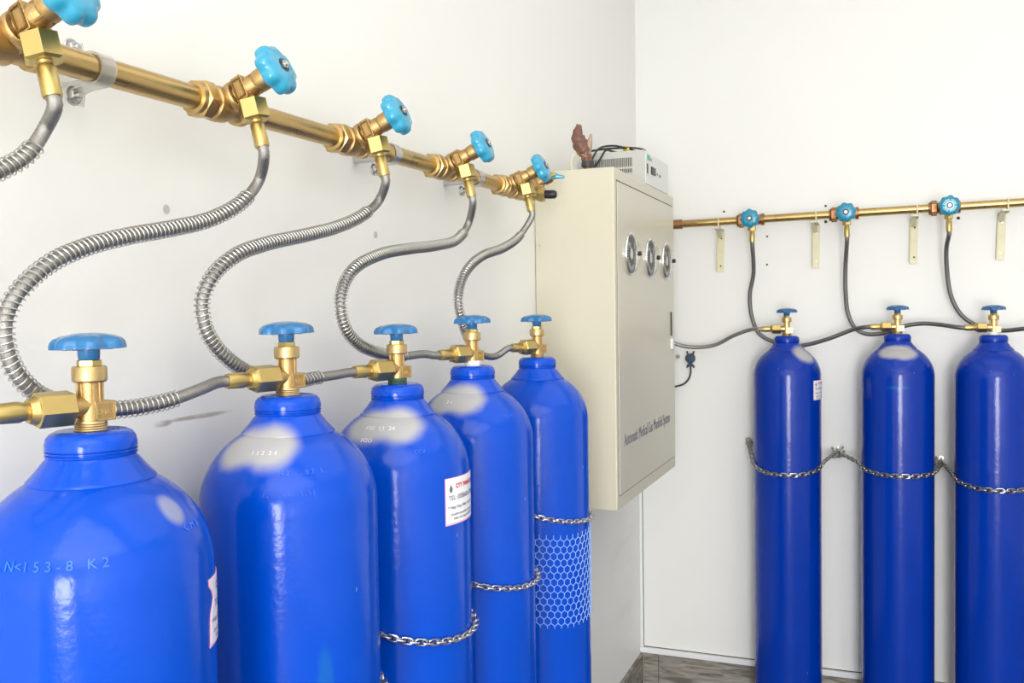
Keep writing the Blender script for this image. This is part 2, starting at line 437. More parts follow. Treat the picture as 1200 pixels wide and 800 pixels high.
def manifold_valve(name, P, A, S, D, label, group, wheel_m, plain=True, end_cap=False, ringprint=False, castm='cast'):
    """P point on pipe axis, A pipe direction, S stem direction, D outlet direction"""
    A, S, D = Vector(A), Vector(S).normalized(), Vector(D).normalized()
    t = thing(name, P, label, 'valve', group)
    fa = frame((0, 0, 0), A, S)
    cm = M[castm]
    tee = MB().cyl(0.0175, -0.030, 0.034, 32, fa, 0.002)
    tee.lathe([(0.0175, -0.026), (0.0215, -0.024), (0.0225, -0.012), (0.0215, 0.0), (0.0175, 0.003)], 32, fa)
    tee.lathe([(0.0175, 0.026), (0.0205, 0.027), (0.0205, 0.036), (0.0165, 0.037)], 32, fa)
    fs = frame((0, 0, 0), S, A)
    tee.lathe([(0, 0.0), (0.0165, 0.0), (0.0165, 0.020), (0.0145, 0.022)], 28, fs)
    obj('tee', tee, cm, t)
    nut = MB(); hex_nut(nut, 0.0245, 0.020, fa, -0.050)
    nut.lathe([(0.0148, -0.056), (0.0195, -0.055), (0.0205, -0.050), (0.0148, -0.049)], 32, fa)
    obj('coupling_nut', nut, M['bronze'] if castm == 'bronze' else M['pipe'], t, 30)
    body = MB()
    body.lathe([(0, 0.018), (0.0185, 0.018), (0.0195, 0.020), (0.0195, 0.025), (0.0185, 0.027), (0.0125, 0.028), (0.0125, 0.031)], 32, fs)
    body.lathe([(0.0125, 0.030), (0.0135, 0.034), (0.0135, 0.052), (0.0115, 0.056), (0.0110, 0.064), (0.0, 0.064)], 28, fs)
    body.box((-0.0135, -0.0145, 0.0295), (0.0135, 0.0145, 0.0465), fs)
    for a in (0, PI / 2, PI, 1.5 * PI):                       # cast ribs on the neck
        rm = fs @ Matrix.Rotation(a + PI / 4, 4, 'Z')
        body.box((0.0095, -0.0012, 0.05), (0.0138, 0.0012, 0.064), rm)
    fd = frame(S * 0.043, D, A)
    body.lathe([(0, 0.0), (0.0085, 0.004), (0.0085, 0.016), (0, 0.016)], 20, fd)
    obj('valve_body', body, cm, t, 35, 0.0006)
    plate = MB()
    for sgn in (-1, 1):                                       # raised frame of the cast name plate
        y0 = 0.0145 * sgn
        for (a, b, c, d) in ((-0.0125, 0.0125, 0.031, 0.033), (-0.0125, 0.0125, 0.043, 0.045), (-0.0125, -0.0105, 0.031, 0.045), (0.0105, 0.0125, 0.031, 0.045)):
            plate.box((a, min(y0, y0 + 0.0014 * sgn), c), (b, max(y0, y0 + 0.0014 * sgn), d), fs)
        x0 = -0.0135
        for (a, b, c, d) in ((-0.0125, 0.0125, 0.031, 0.033), (-0.0125, 0.0125, 0.043, 0.045), (-0.0125, -0.0105, 0.031, 0.045), (0.0105, 0.0125, 0.031, 0.045)):
            plate.box((x0 - 0.0014, a, c), (x0, b, d), fs)
    obj('name_plate', plate, cm, t, 0)
    collar = MB().lathe([(0, 0.059), (0.0125, 0.059), (0.0142, 0.061), (0.0142, 0.074), (0.0135, 0.0755), (0, 0.0755)], 32, fs)
    obj('bonnet', collar, cm, t)
    gl = MB().cyl(0.0118, 0.0752, 0.0795, 28, fs, 0.0006)
    gl.cyl(0.0065, 0.079, 0.088, 16, fs)
    obj('gland_nut', gl, M['nut'], t)
    if end_cap:
        lv = MB()
        fl_ = frame(S * 0.078, (0.90, 0.15, -0.12), (0, 0, 1))
        lv.lathe([(0, -0.010), (0.008, -0.010), (0.009, 0.004), (0.005, 0.016), (0.003, 0.030), (0, 0.031)], 20, fl_ @ Matrix.Diagonal((1, 0.55, 1, 1)))
        obj('lever_handle', lv, wheel_m, t, 50)
        return t, None, D
    wh = obj('handwheel', wheel_mb(0.0325, fs @ Matrix.Translation((0, 0, 0.083)) @ Matrix.Rotation(random.uniform(0, 1), 4, 'Z'), 0.0150), wheel_m, t, 50)
    z = 0.083 + 0.0186
    scw = MB().cyl(0.0058, z - 0.001, z + 0.003, 6, fs, 0.0006); scw.cyl(0.0032, z + 0.002, z + 0.0055, 14, fs, 0.0008)
    obj('screw', scw, M['steel'], wh)
    obj('washer', MB().lathe([(0.0050, z - 0.001), (0.0088, z - 0.001), (0.0088, z + 0.0008), (0.0050, z + 0.0008), (0.0050, z - 0.001)], 28, fs), M['black'], wh)
    if ringprint:
        rp = MB()
        for k in range(26):
            if k % 13 in (0, 6): continue
            a = 2 * PI * k / 26
            rp.box((0.0135, -0.0010, 0.1005), (0.0205, 0.0010, 0.1016), fs @ Matrix.Rotation(a, 4, 'Z'))
        obj('printed_ring', rp, M['ring'], wh, 0)
        obj('printed_disc', MB().lathe([(0.0095, 0.1010), (0.0128, 0.1010), (0.0128, 0.1020), (0.0095, 0.1020), (0.0095, 0.1010)], 40, fs), M['ring'], wh)
    if end_cap:
        pass
    return t, Vector(P) + S * 0.043 + D * 0.0145, D

EL = math.radians(23.6)
SL = (math.cos(EL), 0, math.sin(EL)); DL = (0.24, 0.02, -0.97)
def zl(y): return 1.703 + 0.0115 * y
LV = [0.645, 0.958, 1.262, 1.590, 1.908]
wherel = ['nearest, cut off at the top left corner', 'second from the left, largest whole one',
          'third from the left', 'fourth from the left', 'last before the cream cabinet']
lo = []
for y, wl_ in zip(LV, wherel):
    lo.append(manifold_valve('manifold_valve', (0.07, y, zl(y)), (0, 1, 0.0115), SL, DL,
              'brass valve, sky blue handwheel, on left pipe, ' + wl_, 'valves on the left pipe', M['wheel']))
# main pipe, left
mp = MB().sweep([(0.07, -0.4, zl(-0.4)), (0.07, 0.8, zl(0.8)), (0.07, 2.035, zl(2.035))], 0.0148, 36)
tag(obj('manifold_pipe', mp, M['pipe'], smooth=60), 'long brass gas pipe running along the left wall to the cabinet', 'pipe')
# end valve with capped outlet, half hidden behind the fifth valve
PY = 1.998
ev, evp, _ = manifold_valve('end_valve', (0.07, PY, zl(PY)), (0, 1, 0.0115), (math.cos(EL), 0.10, math.sin(EL)), (0.75, 0.1, -0.65),
              'brass end valve half hidden behind the last left valve, its outlet plugged', None, M['wheel'], end_cap=True)
q = MB(); fc = frame(Vector((0.010, 0.0, -0.008)), (1, 0.12, -0.05), (0, 0, 1))
q.cyl(0.014, 0.0, 0.035, 24, fc, 0.001); hex_nut(q, 0.0185, 0.017, fc, 0.030)
obj('outlet_nut', q, M['nut'], ev, 30)
obj('rubber_plug', MB().lathe([(0, 0.045), (0.0095, 0.045), (0.0100, 0.062), (0.0092, 0.070), (0.006, 0.0735), (0, 0.074)], 24, fc), M['black'], ev)

# right hand pipe
def zr(x): return 1.7457 + 0.0153 * x
yr = YB - 0.09
mp = MB().sweep([(0.06, yr, zr(0.06)), (1.0, yr, zr(1.0)), (1.75, yr, zr(1.75))], 0.0132, 32)
rp_ = obj('manifold_pipe', mp, M['pipe'], smooth=60)
tag(rp_, 'brass gas pipe rising slightly across the back wall', 'pipe')
obj('pipe_end_collar', MB().lathe([(0.0132, 0.12), (0.0165, 0.121), (0.0165, 0.186), (0.0132, 0.187)], 28, frame((0, yr, zr(0)), (1, 0, 0.0153))), M['bronze'], rp_)
ro = []
for i, (x, wl_) in enumerate(zip((0.431, 0.7335, 1.036), ('nearest the cream cabinet', 'middle one of the three', 'rightmost, with pale printed ring on its wheel'))):
    ro.append(manifold_valve('manifold_valve', (x, yr, zr(x) - 0.001), (1, 0, 0.0153), (0, -1, -0.03), (0.02, 0, -1),
              'teal handwheel valve on back wall pipe, ' + wl_, 'valves on the back wall pipe', M['wheel_b'], castm='bronze', ringprint=(i == 2)))

# ------------------------------------------------------------------ clamps and brackets
def clamp(y, label, m):
    z = zl(y); t = thing('pipe_clamp', (0, y, z), label, 'clamp', 'clamps holding the left pipe')
    st = MB(); n = 24; prof = []
    for k in range(n + 1):
        a = -PI / 2 + PI * k / n
        prof.append((0.07 + 0.0155 * math.cos(a), 0.0155 * math.sin(a)))
    prof = [(0.038, -0.034), (0.040, -0.020), (0.052, -0.0165)] + prof + [(0.052, 0.0165), (0.040, 0.020), (0.038, 0.034)]
    vs = []; fs = []
    for i, (x, zz) in enumerate(prof):
        a = Vector(prof[max(i - 1, 0)]); b = Vector(prof[min(i + 1, len(prof) - 1)]); d = (b - a).normalized()
        nx, nz = d.y, -d.x
        for yy in (-0.010, 0.010):
            vs.append((x, yy, zz)); vs.append((x + nx * 0.002, yy, zz + nz * 0.002))
    for i in range(len(prof) - 1):
        o = i * 4; p = o + 4
        fs += [(o, o + 2, p + 2, p), (o + 1, p + 1, p + 3, o + 3), (o, p, p + 1, o + 1), (o + 2, o + 3, p + 3, p + 2)]
    st.add(vs, fs)
    obj('strap', st, m, t)
    obj('saddle', MB().box((0.001, -0.008, -0.011), (0.054, 0.008, 0.011)), m, t, 0, 0.001)
    for sgn in (-1, 1):
        fb = frame((0.032, -0.004, sgn * 0.025), (1, 0, 0), (0, 1, 0))
        b = MB(); hex_nut(b, 0.0078, 0.006, fb, 0.0075, 0.0012); b.cyl(0.0038, 0.010, 0.018, 14, fb, 0.0008)
        obj('bolt', b, M['steel'], t, 30)
        obj('washer', MB().cyl(0.0105, 0.0055, 0.0078, 24, fb, 0.0005), M['steel'], t)
clamp(0.757, 'clear plastic pipe clamp with two bolts beside the nearest left valve', M['clear'])
clamp(1.388, 'pipe clamp just behind the third left valve, one bolt in view', M['steel'])
clamp(1.740, 'pipe clamp between the fourth and the last left valve', M['steel'])

def bracket(x, label, lean, tip):
    t = thing('pipe_bracket', (x, YB, zr(x)), label, 'bracket', 'yellowish brackets under the back wall pipe')
    L_ = Matrix.Rotation(lean, 4, 'Y')
    b = MB().box((-0.0125, -0.004, -0.172), (0.0125, 0, -0.022), L_)
    b.box((-0.0125, -0.016, -0.165), (-0.0095, -0.004, -0.030), L_)
    obj('wall_plate', b, M['bracket'], t, 0, 0.001)
    a = MB().box((-0.011, -0.112, -0.0245), (0.011, 0, -0.0200), L_)
    a.add([L_ @ Vector(p) for p in ((-0.011, -0.002, -0.052), (0.006, -0.002, -0.052), (0.006, -0.060, -0.024), (-0.011, -0.060, -0.024), (-0.011, -0.002, -0.047), (0.006, -0.002, -0.047), (0.006, -0.056, -0.020), (-0.011, -0.056, -0.020))],
          [(0, 1, 2, 3), (4, 7, 6, 5), (0, 4, 5, 1), (1, 5, 6, 2), (2, 6, 7, 3), (3, 7, 4, 0)])
    obj('support_arm', a, M['bracket'], t, 0, 0.0008)
    pts = [(0.006, -0.09 + 0.0150 * math.cos(a_), 0.0150 * math.sin(a_)) for a_ in [PI * k / 14 for k in range(15)]]
    pts = [(0.006, -0.075, -0.030)] + pts + [(0.006, -0.105, -0.030)]
    obj('u_bolt', MB().sweep(pts, 0.0025, 8), M['bracket'], t)
    nt_ = MB()
    for yy in (-0.075, -0.105): hex_nut(nt_, 0.005, 0.004, frame((0.006, yy, -0.030), (0, 0, 1)), 0, 0.0006)
    obj('nut', nt_, M['steel'], t, 30)
    s_ = MB()
    for zz in (-0.052, -0.150): s_.cyl(0.0030, 0.003, 0.0055, 12, frame(L_ @ Vector((0.002, 0, zz)), (0, -1, 0)), 0.0005)
    obj('screw', s_, M['steel'] if tip else M['hole'], t)
bracket(0.309, 'pale yellow pipe bracket nearest the cabinet on the back wall', 0.035, False)
bracket(0.631, 'pale yellow pipe bracket between first and second teal valves', 0.01, True)
bracket(0.941, 'pale yellow pipe bracket just left of the third teal valve', 0.02, False)
bracket(1.200, 'pale yellow pipe bracket at the far right edge of photo', 0.035, True)

# ------------------------------------------------------------------ gas cylinders
def shoulder(s):
    """(r, dz) of the outside at arc-angle s below the neck; s in radians from the axis"""
    return 0.1095 * math.sin(s), -0.135 + 0.103 * math.cos(s)
def wrap_shoulder(vs, az, s0, h=0.0007):
    """lay flat lettering on the dome: x along the circumference, y up the arc"""
    out = []
    r0, _ = shoulder(s0)
    for v in vs:
        s = s0 - v.y / 0.106
        r, z = shoulder(s); n = Vector((math.sin(s) / 0.1095, math.cos(s) / 0.103)).normalized()
        rr = r + n.x * (h + v.z); zz = z + n.y * (h + v.z)
        a = az + v.x / r0
        out.append((rr * math.cos(a), rr * math.sin(a), zz))
    return out
def wrap_body(vs, az, z0, h):
    return [((0.1095 + h + v.z) * math.cos(az + v.x / 0.1095), (0.1095 + h + v.z) * math.sin(az + v.x / 0.1095), z0 + v.y) for v in vs]

def gas_cylinder(x, y, H, label, group, mat, d, wheel_m, stamps=(), sticker=None, base='brass', spin=0.0, kind='left'):
    t = thing('gas_cylinder', (x, y, 0), label, 'gas cylinder', group)
    prof = [(0, 0.012), (0.075, 0.010), (0.095, 0.0), (0.104, 0.004), (0.1090, 0.020), (0.1095, 0.05)]
    prof += [(0.1095, 0.05 + (H - 0.135 - 0.05) * k / 8) for k in range(1, 9)]
    for k in range(1, 21):
        s = PI / 2 - (PI / 2 - 0.50) * k / 20
        r, dz = shoulder(s); prof.append((r, H + dz))
    prof += [(0.040, H - 0.040), (0, H - 0.040)]
    obj('shell', MB().lathe(prof, 96), mat, t, 45)
    nr = [(0.044, H - 0.055), (0.0560, H - 0.0490), (0.0578, H - 0.0475), (0.0578, H - 0.0458), (0.0560, H - 0.0440), (0.0480, H - 0.0350), (0.0425, H - 0.0275), (0.0405, H - 0.0255),
          (0.0398, H - 0.0240), (0.0412, H - 0.0228), (0.0412, H - 0.0215), (0.0396, H - 0.0208), (0.0396, H - 0.0202), (0.0412, H - 0.0195), (0.0412, H - 0.0185),
          (0.0396, H - 0.0178), (0.0396, H - 0.0172), (0.0411, H - 0.0165), (0.0410, H - 0.0120), (0.0398, H - 0.0065), (0.0365, H - 0.0025), (0.0320, H - 0.0004), (0.0180, H - 0.0008), (0, H - 0.0008)]
    obj('neck_ring', MB().lathe(nr, 72), mat, t, 60)
    # valve: vertical body, side outlet along d
    d = Vector(d).normalized()
    V = Matrix.Translation((0, 0, H)) @ Matrix.Rotation(math.atan2(d.y, d.x), 4, 'Z')   # local x = outlet direction
    vb = MB()
    vb.lathe([(0, 0.005), (0.0120, 0.005), (0.0122, 0.020), (0.0112, 0.026), (0.0108, 0.047), (0, 0.047)], 32, V)
    for a in range(8):
        vb.box((0.0098, -0.0009, 0.024), (0.0122, 0.0009, 0.047), V @ Matrix.Rotation(PI / 8 + a * PI / 4, 4, 'Z'))
    vb.box((-0.0190, -0.0115, 0.0085), (0.0010, 0.0115, 0.0270), V)           # cast block opposite the outlet
    vb.cyl(0.0105, 0.004, 0.022, 24, V @ frame((0, 0, 0.0225), (1, 0, 0), (0, 0, 1)))
    val = obj('valve', vb, M['cast'] if kind == 'left' else M['brass'], t, 35, 0.0005)
    th = MB().lathe([(0, -0.001), (0.0145, -0.001)] + [q for k in range(4) for q in ((0.0150, k * 0.0022), (0.0143, k * 0.0022 + 0.0011))] + [(0.0143, 0.0088), (0, 0.0088)], 32, V)
    obj('threaded_base', th, M['tape'] if base == 'tape' else (M['green'] if base == 'green' else M['brass']), val)
    if base == 'tape':
        pass
    cl = MB().lathe([(0, 0.0455), (0.0142, 0.0455), (0.0158, 0.0470), (0.0158, 0.0585), (0.0150, 0.0605), (0, 0.0605)], 40, V)
    obj('collar', cl, M['brass'], val)
    gn = MB(); hex_nut(gn, 0.0115, 0.0068, V, 0.0600, 0.0008, phase=spin)
    obj('gland_nut', gn, M['nut'], val, 30)
    W = V @ Matrix.Translation((0, 0, 0.0660)) @ Matrix.Rotation(spin, 4, 'Z') @ Matrix.Rotation(0.02, 4, 'X')
    def lobe(r, a):
        w_ = max(0.0, min(1.0, (r / 0.0345 - 0.45) / 0.45)); return 1 - 0.15 * w_ * (0.5 - 0.5 * math.cos(7 * a)) ** 1.5
    wp = [(0, 0.0260), (0.006, 0.0262), (0.014, 0.0255), (0.024, 0.0235), (0.0310, 0.0208), (0.0338, 0.0178), (0.0348, 0.0140), (0.0350, 0.0112), (0.0325, 0.0106),
          (0.0295, 0.0150), (0.0200, 0.0170), (0.0105, 0.0165), (0.0098, 0.0020), (0.0090, 0.0005), (0, 0.0005)]
    hw = MB().lathe(wp, 98, W, lobe)
    for k in range(7):
        hw.box((0.009, -0.0012, 0.0100), (0.0225, 0.0012, 0.0190), W @ Matrix.Rotation(2 * PI * k / 7 + 0.2, 4, 'Z'))
    obj('handwheel', hw, wheel_m, val, 45)
    if kind == 'left':
        pl = MB(); f_ = V
        for sg in (1, -1):
            ya, yb = (0.0115, 0.0124) if sg > 0 else (-0.0124, -0.0115)
            for (a, b, c, e) in ((-0.0185, 0.0005, 0.0092, 0.0106), (-0.0185, 0.0005, 0.0250, 0.0264), (-0.0185, -0.0171, 0.0092, 0.0264), (-0.0009, 0.0005, 0.0092, 0.0264)):
                pl.box((a, ya, c), (b, yb, e), f_)
        vs, fs = text_mb('CHAY', 0.0068, extrude=0.0004, align='CENTER')
        # the face turned to the camera is local +y
        T = V @ Matrix.Translation((-0.009, 0.0117, 0.0150)) @ Matrix(((-1, 0, 0, 0), (0, 0, 1, 0), (0, 1, 0, 0), (0, 0, 0, 1)))
        pl.add([T @ v for v in vs], fs)
        obj('name_plate', pl, M['brass'], val, 0)
    for body, size, az, s0, m_ in stamps:
        vs, fs = text_mb(body, size, align='CENTER', extrude=0.0003)
        mb = MB().add([Vector(p) + Vector((0, 0, H)) for p in wrap_shoulder(vs, az, s0)], fs)
        obj('stamped_number', mb, m_, t, 0)
    if sticker:
        az0, z0, wdt, hgt, torn = sticker
        def patch(x0, x1, y0, y1, h, cut=None, nx=24, ny=10):
            vs = []; fs = []
            for j in range(ny + 1):
                for i in range(nx + 1):
                    yy = y0 + (y1 - y0) * j / ny
                    xa = x0 + (cut(j / ny) if cut else 0)
                    xx = xa + (x1 - xa) * i / nx
                    vs.append(Vector((xx, yy, 0)))
            for j in range(ny):
                for i in range(nx):
                    o = j * (nx + 1) + i; fs.append((o, o + 1, o + nx + 2, o + nx + 1))
            n_ = len(vs); vs += [v + Vector((0, 0, -0.0004)) for v in vs]
            fs += [tuple(n_ + i for i in f[::-1]) for f in fs]
            ring = [j * (nx + 1) for j in range(ny + 1)]
            ring = [i for i in range(nx + 1)] + [j * (nx + 1) + nx for j in range(1, ny + 1)] + [ny * (nx + 1) + i for i in range(nx - 1, -1, -1)] + [j * (nx + 1) for j in range(ny - 1, 0, -1)]
            for a, b in zip(ring, ring[1:] + ring[:1]): fs.append((a, n_ + a, n_ + b, b))
            return MB().add(wrap_body(vs, az0, z0, h), fs)
        cut = (lambda f: {0: 0, 1: 0.001, 2: 0.001, 3: 0.0015, 4: 0.002, 5: 0.004, 6: 0.009, 7: 0.012, 8: 0.008, 9: 0.001, 10: 0.0}[round(f * 10)]) if torn else None
        lb = obj('label', patch(0, wdt, -hgt / 2, hgt / 2, 0.0007, cut), M['pink'], t, 60)
        obj('label_face', patch(0.0018 + (0.001 if torn else 0), wdt - 0.0018, -hgt / 2 + 0.0025, hgt / 2 - 0.0008, 0.0010, cut), M['white'], lb, 60)
        tm = MB(); tr_ = MB()
        x_ = 0.006
        rows = [('TEL: (028)62.67 0900', 0.0098, 0.006, 0.002), ('* Nạp Oxy, Nitơ, CO2, Argon', 0.0060, 0.005, -0.011), ('Chuyên cung cấp khí công nghiệp', 0.0044, 0.010, -0.021), ('bảo dưỡng và kiểm định', 0.0044, 0.017, -0.0275)]
        for body, size, xx, yy in rows:
            vs, fs = text_mb(body, size, fit=wdt - xx - 0.006, bold=0.00012)
            tm.add(wrap_body([v + Vector((xx + (0.010 if torn else 0) * (yy > 0), yy, 0)) for v in vs], az0, z0, 0.0014), fs)
        drop = [Vector((0.0115 + 0.0035 * math.sin(a) * (1 - 0.35 * (math.cos(a) > 0) * math.cos(a)), 0.0185 + 0.0055 * math.cos(a) + (0.002 if k == 0 else 0), 0)) for k, a in enumerate([2 * PI * k / 14 for k in range(14)])]
        if not torn: tm.add(wrap_body(drop, az0, z0, 0.0014), [tuple(range(14))])
        obj('lettering', tm, M['fade'], lb, 0)
        vs, fs = text_mb('CTY TNHH OXY', 0.0085, fit=wdt - 0.030, bold=0.0004)
        tr_.add(wrap_body([v + Vector((0.022, 0.0190, 0)) for v in vs], az0, z0, 0.0014), fs)
        obj('heading', tr_, M['red'], lb, 0)
    return Vector((x, y, H)), d

R2 = math.radians
cl_x = 0.1448
dl = (-0.30, -0.954, 0); dr = (-0.995, -0.10, 0)
def sh(az, s):  # a point on the dome in cylinder space given later H
    r, z = shoulder(s); return (r * math.cos(az), r * math.sin(az), z)
specs = []
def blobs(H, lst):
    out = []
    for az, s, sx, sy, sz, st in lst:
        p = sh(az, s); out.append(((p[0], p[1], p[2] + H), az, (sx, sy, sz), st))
    return out
CL = [
 dict(x=cl_x - 0.004, y=0.667, H=1.343, lab='blue gas cylinder nearest the camera, cut off at the left edge',
      bl=[(R2(6), 0.92, 0.016, 0.012, 0.015, 0.6)], st=[('. N<1 5 3 - 8   K 2', 0.0125, R2(-63), 1.30, 'stamp'), ('C M 8', 0.010, R2(14), 1.15, 'stamp')],
      stk=(R2(19), 1.165, 0.100, 0.066, True), base='brass', spin=0.3, grime=None),
 dict(x=cl_x, y=0.976, H=1.349, lab='blue gas cylinder second in the left row, silver patch left of neck',
      bl=[(R2(-104), 0.74, 0.045, 0.030, 0.024, 1), (R2(-72), 0.70, 0.040, 0.030, 0.027, 1)], st=[('1 1 3  2 4', 0.0085, R2(-76), 0.82, 'stampw'), ('H 2  -  . 8 3   L', 0.009, R2(-46), 1.08, 'stamp'), ('/ . .   . - - . . \\ . \\ |', 0.009, R2(-55), 1.32, 'stamp')],
      stk=None, base='brass', spin=0.8, grime=((0.09, -0.063, 1.02), R2(-35), (0.02, 0.009, 0.035))),
 dict(x=cl_x, y=1.261, H=1.341, lab='blue gas cylinder third in left row with white rectangular label',
      bl=[(R2(-98), 0.74, 0.045, 0.038, 0.024, 1), (R2(-60), 0.70, 0.045, 0.034, 0.026, 1)], st=[('150  13  24', 0.0105, R2(-82), 0.80, 'stampw'), ('H2O', 0.0095, R2(-92), 1.0, 'stampw'), ('- CCV', 0.009, R2(-45), 1.18, 'stamp')],
      stk=(R2(-24), 1.170, 0.095, 0.070, False), base='green', spin=0.1, grime=None),
 dict(x=cl_x, y=1.544, H=1.352, lab='blue gas cylinder fourth in left row, silver spray beside its neck',
      bl=[(R2(-108), 0.72, 0.045, 0.036, 0.024, 1), (R2(-78), 0.69, 0.045, 0.034, 0.027, 1)], st=[('. 2 1', 0.009, R2(-100), 0.8, 'stampw'), ('1 0 0 4', 0.009, R2(-28), 1.1, 'stamp')],
      stk=None, base='tape', spin=0.5, grime=None),
 dict(x=cl_x, y=1.887, H=1.350, lab='blue gas cylinder last in left row with net sleeve, below cabinet',
      bl=[], st=[], stk=None, base='brass', spin=0.0, grime=None)]
lc = []
for k, c in enumerate(CL):
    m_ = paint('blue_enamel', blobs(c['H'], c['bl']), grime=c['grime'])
    lc.append(gas_cylinder(c['x'], c['y'], c['H'], c['lab'], 'gas cylinders along the left wall', m_, dl, M['cwheel'],
              [(b, s_, a, q_, M[mm]) for b, s_, a, q_, mm in c['st']], c['stk'], c['base'], c['spin']))
CR = [
 dict(x=0.545, H=1.355, lab='blue gas cylinder on back wall nearest the corner, with white label',
      bl=[(R2(-38), 0.75, 0.040, 0.035, 0.030, 1)], stk=(R2(-36), 1.178, 0.090, 0.064, False), base='brass', grime=None),
 dict(x=0.887, H=1.360, lab='blue gas cylinder in middle of the back wall row, silver shoulder',
      bl=[(R2(-108), 0.70, 0.05, 0.036, 0.019, 1), (R2(-75), 0.72, 0.05, 0.040, 0.022, 1)], stk=None, base='brass', grime=((0.0, -0.11, 1.195), R2(-90), (0.03, 0.03, 0.006))),
 dict(x=1.162, H=1.356, lab='blue gas cylinder at the right edge of the photo',
      bl=[], stk=None, base='tape', grime=None)]
rc = []
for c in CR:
    m_ = paint('blue_enamel_shaded', blobs(c['H'], c['bl']), (0.0, 0.031, 0.33), grime=c['grime'])  # same enamel, with the dimmer light by the back wall put into its colour
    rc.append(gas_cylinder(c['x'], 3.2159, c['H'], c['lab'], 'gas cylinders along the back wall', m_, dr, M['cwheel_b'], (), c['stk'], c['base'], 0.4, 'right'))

# ------------------------------------------------------------------ hoses
def hose(label, group, start, end, pts, rad, m, spring=None, ribs=True, first_nut=True):
    """start/end: (point, direction the nut points along) or None"""
    t = thing('flexible_hose', pts[0], label, 'hose', group); O = Vector(pts[0])
    path = [Vector(p) - O for p in pts]
    if start:
        p, a, ln, lf, rn = start; a = Vector(a).normalized(); p = Vector(p) - O; f_ = frame(p, a, (0, 1, 0))
        nb = MB(); hex_nut(nb, rn, ln, f_, 0, 0.002, phase=0.2); obj('hex_nut', nb, M['nut'], t, 30)
        fb = MB().lathe([(0, ln - 0.002), (0.0080, ln - 0.001), (0.0068, ln + 0.002), (0.0072, ln + 0.004), (0.0088, ln + 0.006), (0.0092, ln + lf - 0.002), (0.0086, ln + lf), (0, ln + lf)], 24, f_)
        obj('end_fitting', fb, M['nut'], t)
        e = p + a * (ln + lf - 0.004); path = [e, e + a * 0.012] + [q for q in path if (q - e).length > 0.032]
    if end:
        p, a, ln, lf, rn = end; a = Vector(a).normalized(); p = Vector(p) - O; f_ = frame(p, a, (0, 0, 1))
        nb = MB(); hex_nut(nb, rn, ln, f_, 0, 0.002, phase=0.35)
        nb.lathe([(rn * 0.8, ln - 0.0005), (rn * 0.62, ln + 0.006), (0, ln + 0.006)], 24, f_)
        obj('hex_nut', nb, M['nut'], t, 30)
        fb = MB().lathe([(0, ln + 0.004), (0.0082, ln + 0.005), (0.0085, ln + 0.010), (0.0098, ln + 0.014), (0.0092, ln + lf - 0.002), (0.0084, ln + lf), (0, ln + lf)], 24, f_)
        obj('end_fitting', fb, M['nut'], t)
        e = p + a * (ln + lf - 0.004); path = [q for i_, q in enumerate(path) if (q - e).length > 0.03 and not (i_ > len(path) * 0.7 and (q - p).dot(a) < ln + lf + 0.01)] + [e + a * 0.014, e]
    res, L_ = smooth_path(path, 0.0022 if ribs else 0.006)
    rr = [rad * (1.0 if i % 2 else 0.93) for i in range(len(res))] if ribs else rad
    obj('braided_tube', MB().sweep(res, rr, 12), m, t, 60)
    if spring:
        f0, f1, pitch, cr_ = spring
        fine, _ = smooth_path(path, 0.0008)
        n0, n1 = int(len(fine) * f0), int(len(fine) * f1); seg = fine[n0:n1]
        step = L_ / len(fine); hel = []
        u = (seg[1] - seg[0]).orthogonal().normalized(); ang = 0
        k_acc = 0.0; per = pitch / 12
        for i in range(len(seg) - 1):
            T = (seg[i + 1] - seg[i]).normalized(); u = (u - T * u.dot(T)).normalized(); w_ = T.cross(u)
            k_acc += step
            while k_acc >= per:
                k_acc -= per; ang += 2 * PI / 12
                hel.append(seg[i] + (u * math.cos(ang) + w_ * math.sin(ang)) * cr_)
        obj('spring_sleeve', MB().sweep(hel, 0.0008, 5), M['spring'], t, 60)
    return t

LH = {}
LH[1]= [(0.118, 0.648, 1.665), (0.116, 0.657, 1.651), (0.11, 0.653, 1.629), (0.105, 0.636, 1.602), (0.1, 0.611, 1.584), (0.1, 0.561, 1.561), (0.1, 0.508, 1.532), (0.09, 0.474, 1.493), (0.09, 0.46, 1.454), (0.09, 0.477, 1.414), (0.09, 0.516, 1.376), (0.1, 0.561, 1.362)]
LH[2]= [(0.118, 0.963, 1.664), (0.116, 0.977, 1.645), (0.11, 0.975, 1.621), (0.105, 0.949, 1.592), (0.1, 0.898, 1.566), (0.1, 0.826, 1.548), (0.1, 0.762, 1.535), (0.1, 0.705, 1.52), (0.1, 0.664, 1.503), (0.095, 0.634, 1.478), (0.09, 0.622, 1.456), (0.09, 0.618, 1.433), (0.09, 0.626, 1.405), (0.09, 0.644, 1.383), (0.088, 0.669, 1.369), (0.088, 0.705, 1.357), (0.095, 0.737, 1.353), (0.102, 0.772, 1.353), (0.11, 0.808, 1.357), (0.117, 0.849, 1.366), (0.121, 0.884, 1.371)]
LH[3]= [(0.118, 1.265, 1.667), (0.116, 1.279, 1.65), (0.11, 1.275, 1.626), (0.105, 1.234, 1.6), (0.1, 1.169, 1.577), (0.1, 1.082, 1.558), (0.1, 0.996, 1.541), (0.1, 0.936, 1.523), (0.095, 0.899, 1.496), (0.09, 0.887, 1.468), (0.09, 0.89, 1.439), (0.09, 0.908, 1.413), (0.09, 0.939, 1.391), (0.088, 0.979, 1.374), (0.088, 1.033, 1.36), (0.095, 1.072, 1.358), (0.1, 1.106, 1.36), (0.11, 1.145, 1.362), (0.12, 1.176, 1.364)]
